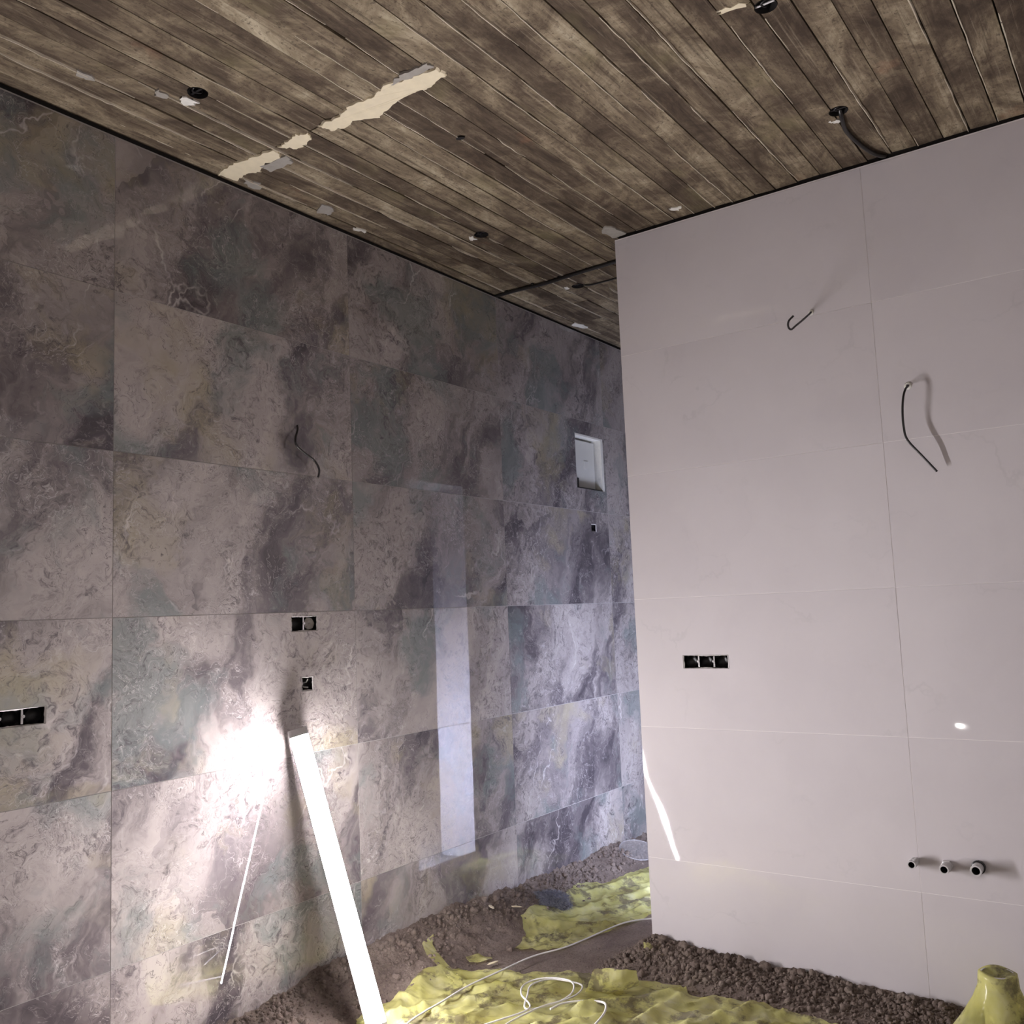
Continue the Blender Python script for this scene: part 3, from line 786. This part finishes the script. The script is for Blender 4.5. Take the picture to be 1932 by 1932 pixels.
# ------------------------------------------------------------------ sand
zA_x = [-1.5, 0.0, 0.53, 0.94, 1.43, 2.03, 2.78, 3.9, 5.0]; zA_z = [-1.56, -1.55, -1.535, -1.495, -1.488, -1.500, -1.530, -1.575, -1.58]
zB_y = [-4.0, -2.9, -2.29, -1.83, -1.38, -1.0, -0.90]; zB_z = [-1.60, -1.60, -1.598, -1.598, -1.585, -1.550, -1.545]
def sand_h(x, y, rough=True):
    x = np.asarray(x, float); y = np.asarray(y, float)
    base = ZF + 0.008 * fbm(NA, x * 2.1, y * 2.1, 3)
    top = np.interp(x, zA_x, zA_z) + 0.034 * fbm(NB, x * 4.2, y * 1.2, 3)
    wA = 0.34 + 0.22 * fbm(NC_, x * 1.7, 3.0 + 0 * y, 2)
    d = np.clip(-y / wA, 0, 1)
    mA = (top - ZF) * (1 - d) ** 1.35
    topb = np.interp(y, zB_y, zB_z) + 0.022 * fbm(NA, x * 2 + 9, y * 5.2, 3)
    dx = XB - x
    wB = 0.42 + 0.25 * fbm(NB, y * 1.9, 8.0 + 0 * x, 2)
    e = np.where(dx >= 0, np.clip(dx / wB, 0, 1), np.clip(-dx / 0.16, 0, 1))
    ey = np.clip((y - (YE - 0.02)) / 0.17, 0, 1)
    mB = (topb - ZF) * (1 - e) ** 1.2 * (1 - ey) ** 1.3
    h = base + np.maximum(mA, mB)
    if rough:
        m = np.clip(np.maximum(mA, mB) / 0.03, 0.12, 1.0)
        bumps = np.abs(fbm(NC_, x * 34, y * 34, 3))
        h = h + m * (0.022 * bumps + 0.016 * fbm(NA, x * 14, y * 14, 3) + 0.006 * fbm(NB, x * 80, y * 80, 2))
    return h
def sand_at(x, y): return float(sand_h(np.array([x]), np.array([y]), False)[0])

gx = np.arange(-0.6, 5.2, 0.0125); gy = np.arange(-3.4, 0.0021, 0.0125)
X, Y = np.meshgrid(gx, gy, indexing='ij')
Z = sand_h(X, Y)
nx, ny = X.shape
verts = np.stack([X, Y, Z], -1).reshape(-1, 3)
ii, jj = np.meshgrid(np.arange(nx - 1), np.arange(ny - 1), indexing='ij')
keep = ~((X[:-1, :-1] > XB + 0.004) & (Y[:-1, :-1] < YE - 0.004))
a = (ii * ny + jj)[keep]
faces = np.stack([a, a + ny, a + ny + 1, a + 1], -1)
me = bpy.data.meshes.new('sand')
me.from_pydata(verts.tolist(), [], faces.tolist()); me.materials.append(M['sand'])
me.polygons.foreach_set('use_smooth', np.ones(len(me.polygons), bool))
so = link(bpy.data.objects.new('sand', me))
tag(so, 'brown damp sand heaped along the foot of the walls', 'sand', None, 'stuff')
# loose clods on the heaps
ICO = []
for sub in (1, 2):
    ico = bmesh.new(); bmesh.ops.create_icosphere(ico, subdivisions=sub, radius=1.0); ico.verts.index_update()
    ICO.append((np.array([v.co[:] for v in ico.verts]), np.array([[v.index for v in f.verts] for f in ico.faces]))); ico.free()
CV, CF = [], []; cnt = 0
def clod(x, y, r):
    global cnt
    iv, ifc = ICO[1 if r > 0.0075 else 0]
    z = float(sand_h(np.array([x]), np.array([y]))[0])
    q = nrng.uniform(0, 50)
    v = iv * (1 + 0.75 * NA(iv[:, 0] * 1.6 + q, iv[:, 1] * 1.6 + iv[:, 2] * 1.1 + q) + 0.3 * NB(iv[:, 0] * 4 + q, iv[:, 1] * 4 + iv[:, 2] * 3))[:, None] * nrng.uniform(0.8, 1.2, (1, 3)) * r
    th = nrng.uniform(0, 6.28); c, s2 = math.cos(th), math.sin(th)
    v = np.stack([v[:, 0] * c - v[:, 1] * s2, v[:, 0] * s2 + v[:, 1] * c, v[:, 2]], -1)
    CV.append(v + np.array([x, y, z + r * 0.2])); CF.append(ifc + cnt); cnt += len(iv)
for k in range(6500):
    y = nrng.uniform(-2.9, -0.82); dx = abs(nrng.normal(0, 0.17)) + 0.004
    r = float(np.clip(nrng.lognormal(math.log(0.0050), 0.45), 0.0025, 0.017))
    if dx < 0.5: clod(XB - dx - r, y, r)
for k in range(3400):
    x = nrng.uniform(0.2, 4.6); dy = abs(nrng.normal(0, 0.11)) + 0.004
    r = float(np.clip(nrng.lognormal(math.log(0.0055), 0.45), 0.003, 0.018))
    clod(x, -dy - r, r)
for k in range(700):
    x, y = nrng.uniform(0.6, 2.1), nrng.uniform(-1.6, -0.15)
    clod(x, y, nrng.uniform(0.002, 0.006))
for yy, r in ((-1.395, 0.026), (-1.33, 0.020), (-1.50, 0.024), (-1.56, 0.018), (-1.62, 0.016), (-1.02, 0.020), (-1.12, 0.018), (-1.9, 0.016), (-2.05, 0.018)): clod(XB - r - 0.012, yy, r)
me = bpy.data.meshes.new('sand_clods')
me.from_pydata(np.concatenate(CV).tolist(), [], np.concatenate(CF).tolist()); me.materials.append(M['sand'])
me.polygons.foreach_set('use_smooth', np.ones(len(me.polygons), bool))
cl = link(bpy.data.objects.new('sand_clods', me), so); tag(cl, kind='stuff')

# ------------------------------------------------------------------ yellow film
def resample(pts, n):
    P = [Vector(p) for p in pts]
    L = [0.0]
    for i in range(len(P) - 1): L.append(L[-1] + (P[i + 1] - P[i]).length)
    out = []
    for k in range(n):
        s = L[-1] * k / (n - 1)
        i = max(j for j in range(len(L)) if L[j] <= s + 1e-9); i = min(i, len(P) - 2)
        out.append(P[i].lerp(P[i + 1], (s - L[i]) / max(1e-9, L[i + 1] - L[i])))
    return out
def folds(lines):
    def f(x, y):
        z = np.zeros_like(x)
        for (x0, y0), (x1, y1), h, w in lines:
            L2 = (x1 - x0) ** 2 + (y1 - y0) ** 2
            t = ((x - x0) * (x1 - x0) + (y - y0) * (y1 - y0)) / L2
            tc = np.clip(t, 0, 1)
            d = np.hypot(x - x0 - tc * (x1 - x0), y - y0 - tc * (y1 - y0)) + 0.010 * fbm(NB, x * 9, y * 9, 2)
            z = np.maximum(z, h * np.clip(1 - np.abs(d) / w, 0, 1) ** 1.5 * (0.65 + 0.7 * NC_(x * 7 + h * 90, y * 7)))
        return z
    return f
def film(name, ea, eb, n, m, label, wr=0.016, lift=0.006, seed=0, rot=0.5, zoff=None, jit=0.012):
    A_, B_ = resample([(x, y, 0) for x, y in ea], n), resample([(x, y, 0) for x, y in eb], n)
    V = []
    for i in range(n):
        for j in range(m):
            t = j / (m - 1); p = A_[i].lerp(B_[i], t)
            eg = (1 - min(1, min(t, 1 - t) * 6)) if 0 < j < m - 1 else 1
            V.append((p.x + jit * eg * float(NA(i * 0.35 + seed * 7, j * 0.2 + 3)), p.y + jit * eg * float(NB(i * 0.35 + seed * 5, j * 0.2))))
    V = np.array(V); x, y = V[:, 0], V[:, 1]
    c, s = math.cos(rot), math.sin(rot)
    u, v = x * c + y * s, -x * s + y * c
    ridge = 1 - np.abs(fbm(NA, u * 3.2 + seed * 3.3, v * 9.0 + seed, 2)) * 3.2
    ridge = np.clip(ridge, 0, 1) ** 2
    cr = np.abs(fbm(NB, u * 15 + seed, v * 19, 3))
    z = sand_h(x, y, False) + lift + wr * (0.9 * ridge ** 2 + 0.35 * cr)
    rs = np.random.RandomState(seed * 13 + 1)
    for q in range(7):
        th = rs.uniform(0, math.pi); fr_ = rs.uniform(3.5, 13.0); ph = rs.uniform(0, 1)
        w_ = (x * math.cos(th) + y * math.sin(th)) * fr_ + ph + 0.5 * fbm(NC_, x * 3 + q * 5, y * 3 + seed, 2)
        tri = np.abs((w_ % 1.0) - 0.5) * 2
        msk = np.clip(fbm(NA, x * 2.6 + q * 9, y * 2.6 + seed * 4, 2) * 4 + 0.25, 0, 1)
        z = z + wr * 0.9 * msk * np.clip(tri * 2.2 - 1.2, 0, 1) ** 1.4 * 7.0 / (fr_ + 2)
    if zoff is not None: z = z + zoff(x, y)
    bm = bmesh.new()
    cx, cy, cz = x.mean(), y.mean(), float(z.min())
    vs = [bm.verts.new((x[k] - cx, y[k] - cy, z[k] - cz)) for k in range(n * m)]
    for i in range(n - 1):
        for j in range(m - 1): bm.faces.new((vs[i * m + j], vs[(i + 1) * m + j], vs[(i + 1) * m + j + 1], vs[i * m + j + 1]))
    bmesh.ops.recalc_face_normals(bm, faces=bm.faces)
    o = obj(name, bm, M['film'], None, True); o.location = (cx, cy, cz)
    return tag(o, label, 'plastic film')
film('plastic_film', [(0.86, -0.30), (1.085, -0.30), (1.33, -0.25), (1.50, -0.34), (1.58, -0.46), (1.60, -0.61), (1.70, -0.72), (1.74, -0.83), (1.71, -0.98), (1.79, -1.08), (1.83, -1.22), (1.74, -1.32), (1.78, -1.42), (1.80, -1.56), (1.76, -1.86), (1.70, -2.2)],
     [(0.55, -0.60), (0.62, -0.75), (0.72, -0.9), (0.80, -1.05), (0.90, -1.25), (0.98, -1.45), (1.02, -1.65), (1.05, -1.9), (1.08, -2.15), (1.1, -2.4)], 210, 110,
     'large crumpled yellow plastic sheet spread over the foreground floor', 0.012, 0.006, 1, -0.6,
     folds([((1.398, -1.0), (1.851, -1.342), 0.050, 0.070), ((1.343, -1.256), (1.774, -1.282), 0.048, 0.060), ((0.834, -0.375), (1.182, -0.456), 0.034, 0.055), ((1.015, -0.596), (1.268, -0.744), 0.036, 0.055),
            ((1.451, -1.443), (1.745, -1.577), 0.045, 0.060), ((1.331, -0.477), (1.522, -0.70), 0.026, 0.045), ((1.10, -0.95), (1.40, -1.13), 0.034, 0.05), ((0.95, -0.45), (1.25, -0.58), 0.022, 0.03)]))
film('plastic_film', [(1.84, -0.36), (1.99, -0.33), (2.13, -0.20), (2.29, -0.18), (2.45, -0.26), (2.63, -0.17), (2.80, -0.13), (2.95, -0.22), (3.38, -0.28)],
     [(1.90, -0.53), (1.95, -0.56), (2.13, -0.60), (2.36, -0.66), (2.54, -0.70), (2.67, -0.72), (2.80, -0.76), (3.05, -0.76), (3.40, -0.70)], 150, 60,
     'yellow plastic sheet lying in the passage past the edge of the white wall', 0.011, 0.006, 2, 0.15,
     folds([((2.598, -0.201), (3.212, -0.374), 0.050, 0.075), ((2.143, -0.247), (2.359, -0.648), 0.040, 0.06), ((2.45, -0.34), (2.95, -0.50), 0.030, 0.05), ((2.0, -0.42), (2.5, -0.60), 0.022, 0.035), ((2.7, -0.56), (3.2, -0.62), 0.03, 0.05)]))
film('plastic_film', [(1.53, -0.10), (1.46, -0.12), (1.42, -0.18), (1.39, -0.30), (1.31, -0.43)], [(1.575, -0.09), (1.51, -0.14), (1.475, -0.22), (1.42, -0.36), (1.34, -0.46)], 40, 10,
     'narrow curling strip of yellow film on the sand by the marble wall', 0.006, 0.012, 3, 1.0, jit=0.006)
film('plastic_film', [(1.60, -0.26), (1.66, -0.28), (1.70, -0.33)], [(1.575, -0.30), (1.62, -0.33), (1.665, -0.37)], 12, 7,
     'small torn scrap of yellow film half buried in the sand', 0.008, 0.008, 4, 0.2, jit=0.008)
# upright flap
def flap(label, base_pts, top_pts, n, m, bulge, seed):
    A_, B_ = resample(base_pts, n), resample(top_pts, n)
    bm = bmesh.new(); o0 = A_[0].copy(); G = []
    for i in range(n):
        row = []
        for j in range(m):
            t = j / (m - 1); p = A_[i].lerp(B_[i], t)
            s = math.sin(math.pi * t) * bulge * (0.5 + math.sin(math.pi * i / (n - 1)))
            p = p + Vector((-0.8, -0.55, 0)) * s + Vector((0.006 * float(NA(i * .7, j * .9 + seed)), 0.006 * float(NB(i * .7, j * .9 + seed)), 0.006 * float(NC_(i * .6, j * .6))))
            row.append(bm.verts.new(p - o0))
        G.append(row)
    for i in range(n - 1):
        for j in range(m - 1): bm.faces.new((G[i][j], G[i + 1][j], G[i + 1][j + 1], G[i][j + 1]))
    o = obj('plastic_film', bm, M['film'], None, True); o.location = o0
    return tag(o, label, 'plastic film')
flap('upright folded flap of yellow film in front of the sand heap', [(1.57, -0.915, ZF + 0.004), (1.60, -0.97, ZF + 0.002), (1.66, -1.05, ZF + 0.01), (1.71, -1.10, ZF + 0.02)],
     [(1.555, -0.972, -1.515), (1.575, -1.02, -1.510), (1.60, -1.075, -1.512), (1.64, -1.125, -1.520)], 20, 14, 0.022, 5)
flap('small yellow film tatter poking out of the sand at the partition edge', [(2.02, -0.955, -1.590), (2.03, -0.985, -1.592), (2.035, -1.015, -1.60)], [(2.005, -0.968, -1.545), (2.0, -0.99, -1.540), (2.01, -1.01, -1.552)], 10, 8, 0.006, 9)

# pipe riser wrapped in film by the white wall
bx, by = 1.935, -2.43
re = empty('wrapped_riser', (bx, by, ZF))
tag(re, 'upright pipe draped with yellow film in the lower right corner', 'covered pipe')
bm = bmesh.new()
lathe(bm, [(0.055, 0.0), (0.055, 0.235), (0.049, 0.235), (0.049, 0.02), (0.0005, 0.02)], 28, lambda x, y, h: (x, y, h))
obj('riser_pipe', bm, M['pvc'], re, True)
bm = bmesh.new()
lathe(bm, [(0.0555, 0.185), (0.061, 0.187), (0.061, 0.237), (0.056, 0.241), (0.05, 0.241)], 28, lambda x, y, h: (x, y, h))
obj('socket_ring', bm, M['pvc'], re, True)
bm = bmesh.new()
prof = [(0.003, 0.232), (0.03, 0.235), (0.052, 0.243), (0.0635, 0.243), (0.0655, 0.228), (0.068, 0.195), (0.086, 0.150), (0.122, 0.085), (0.165, 0.020), (0.195, -0.01)]
seg = 72; rings = []
for q, (r, h) in enumerate(prof):
    ring = []
    for k in range(seg):
        a = 2 * math.pi * k / seg
        amp = max(0, (0.228 - h)) * 0.28
        w = 1 + amp * (math.sin(a * 7 + 1.3) * 0.9 + 0.6 * math.sin(a * 12 + 0.4) + 0.8 * float(NA(k * .45, q * .3)))
        rr_ = r * w
        px, py = rr_ * math.cos(a), rr_ * math.sin(a)
        px = min(px, XB - bx - 0.012)
        zz = h + (0.0035 * math.sin(a * 3 + 0.7) if q < 4 else 0)
        if q >= 8: zz = max(zz, sand_at(bx + px, by + py) - ZF + 0.004)
        ring.append(bm.verts.new((px, py, zz)))
    rings.append(ring)
for q in range(len(rings) - 1):
    for k in range(seg): bm.faces.new((rings[q][k], rings[q][(k + 1) % seg], rings[q + 1][(k + 1) % seg], rings[q + 1][k]))
obj('film_cover', bm, M['film'], re, True)

# ------------------------------------------------------------------ cords on the floor
def on_floor(pts, h): return [(x, y, sand_at(x, y) + h) for x, y in pts]
cord = [(2.48, -0.79), (2.361, -0.690), (2.206, -0.655), (2.045, -0.630), (1.899, -0.600), (1.735, -0.540), (1.516, -0.515), (1.314, -0.495), (1.137, -0.50), (1.03, -0.50), (0.90, -0.52), (0.70, -0.62)]
cable('floor_cord', on_floor(cord, 0.034), 0.0038, M['wcable'], 'long white cord running over the floor into the passage', 'cord')
coil = [(0.90, -0.72), (1.10, -0.82), (1.252, -0.856), (1.355, -0.745), (1.44, -0.695), (1.512, -0.705), (1.555, -0.758), (1.565, -0.84), (1.52, -0.896), (1.436, -0.922), (1.328, -0.902), (1.25, -0.84), (1.35, -0.778), (1.448, -0.733), (1.542, -0.765),
        (1.572, -0.863), (1.553, -0.916), (1.462, -0.944), (1.368, -0.928), (1.28, -0.890), (1.12, -0.86), (0.95, -0.86)]
cz = on_floor(coil, 0.040)
cz = [(x, y, z + 0.004 * math.sin(i * 1.1)) for i, (x, y, z) in enumerate(cz)]
cable('coiled_cord', cz, 0.0036, M['wcable'], 'loop of white cord coiled on the yellow sheet', 'cord')
cable('floor_cord', on_floor([(1.29, -0.93), (1.36, -0.945), (1.42, -1.0), (1.448, -1.06), (1.435, -1.095), (1.36, -1.13), (1.25, -1.15)], 0.040), 0.0045, M['wcable'], 'short bent piece of white cord at the lower edge of the picture', 'cord')

# ------------------------------------------------------------------ fluffy rag
rx, ry = 2.42, -0.20
rz = sand_at(rx, ry)
rg = empty('fluffy_rag', (rx, ry, rz)); tag(rg, 'dark blue fluffy rag lying on the sand beside the yellow sheet', 'rag')
bm = bmesh.new(); bmesh.ops.create_icosphere(bm, subdivisions=4, radius=1.0)
for v in bm.verts:
    d = 1 + 0.5 * float(fbm(NA, v.co.x * 2.2 + 5, v.co.y * 2.2 + v.co.z * 1.7, 3))
    v.co = Vector((v.co.x * 0.068 * d, v.co.y * 0.108 * d, 0.016 + v.co.z * 0.040 * d))
    v.co.rotate(Matrix.Rotation(math.radians(-22), 3, 'Z'))
surf = [(v.co.copy(), v.normal.copy()) for v in bm.verts]
obj('body', bm, M['rag'], rg, True)
bm = bmesh.new()
r9 = random.Random(5)
for k in range(2600):
    c, nn = r9.choice(surf)
    if c.z < -0.012: continue
    d = (c.normalized() + Vector((r9.uniform(-.7, .7), r9.uniform(-.7, .7), r9.uniform(-.2, .7)))).normalized()
    p0 = c + Vector((r9.uniform(-.003, .003), r9.uniform(-.003, .003), 0)); L_ = r9.uniform(0.010, 0.028)
    sd = d.orthogonal().normalized() * 0.0013
    mid = p0 + d * L_ * .55; tip = p0 + (d + Vector((0, 0, -0.5))).normalized() * L_
    v = [bm.verts.new(q) for q in (p0 - sd, p0 + sd, mid + sd * .8, mid - sd * .8, tip)]
    bm.faces.new(v[:4]); bm.faces.new((v[3], v[2], v[4]))
fz = obj('pile', bm, M['ragp'], rg); tag(fz, kind='stuff')

# clear plastic hoop lying on the sand in the passage
hx, hy = 3.50, -0.14
hz = sand_at(hx, hy)
he = empty('plastic_dish', (hx, hy, hz)); tag(he, 'round clear plastic lid tilted on the sand at the far end of the passage', 'lid')
tm = Matrix.Rotation(math.radians(16), 4, 'X') @ Matrix.Rotation(math.radians(-10), 4, 'Y')
bm = bmesh.new()
tube(bm, [tm @ Vector((0.115 * math.cos(a), 0.115 * math.sin(a), 0.034)) for a in [2 * math.pi * k / 40 for k in range(41)]], 0.004, 6, False)
obj('rim', bm, M['clear'], he, True)
bm = bmesh.new()
lathe(bm, [(0.112, 0.033), (0.10, 0.029), (0.0005, 0.029)], 40, lambda x, y, h: tm @ Vector((x, y, h)))
obj('disc', bm, M['clear'], he, True)

# crumbs of white plaster on the sand
for i, (x, y) in enumerate(((2.03, -0.09), (2.16, -0.15), (1.62, -0.40))):
    bm = bmesh.new(); bmesh.ops.create_icosphere(bm, subdivisions=2, radius=1.0)
    for v in bm.verts:
        s = 1 + 0.5 * float(NA(v.co.x * 2 + i * 5, v.co.y * 2 + v.co.z))
        v.co = Vector((v.co.x * 0.030 * s, v.co.y * 0.014 * s, v.co.z * 0.005 * s))
    o = obj('plaster_flake', bm, M['mortar'], None, False); o.location = (x, y, sand_at(x, y) + 0.018); o.rotation_euler = (0.35, 0.0, 0.9 + i)
    tag(o, ['pale plaster flake on the sand close under the marble wall', 'pale plaster flake on the sand next to the fluffy rag', 'pale plaster flake beside the white cord'][i], 'plaster flake', 'plaster flakes on the sand')
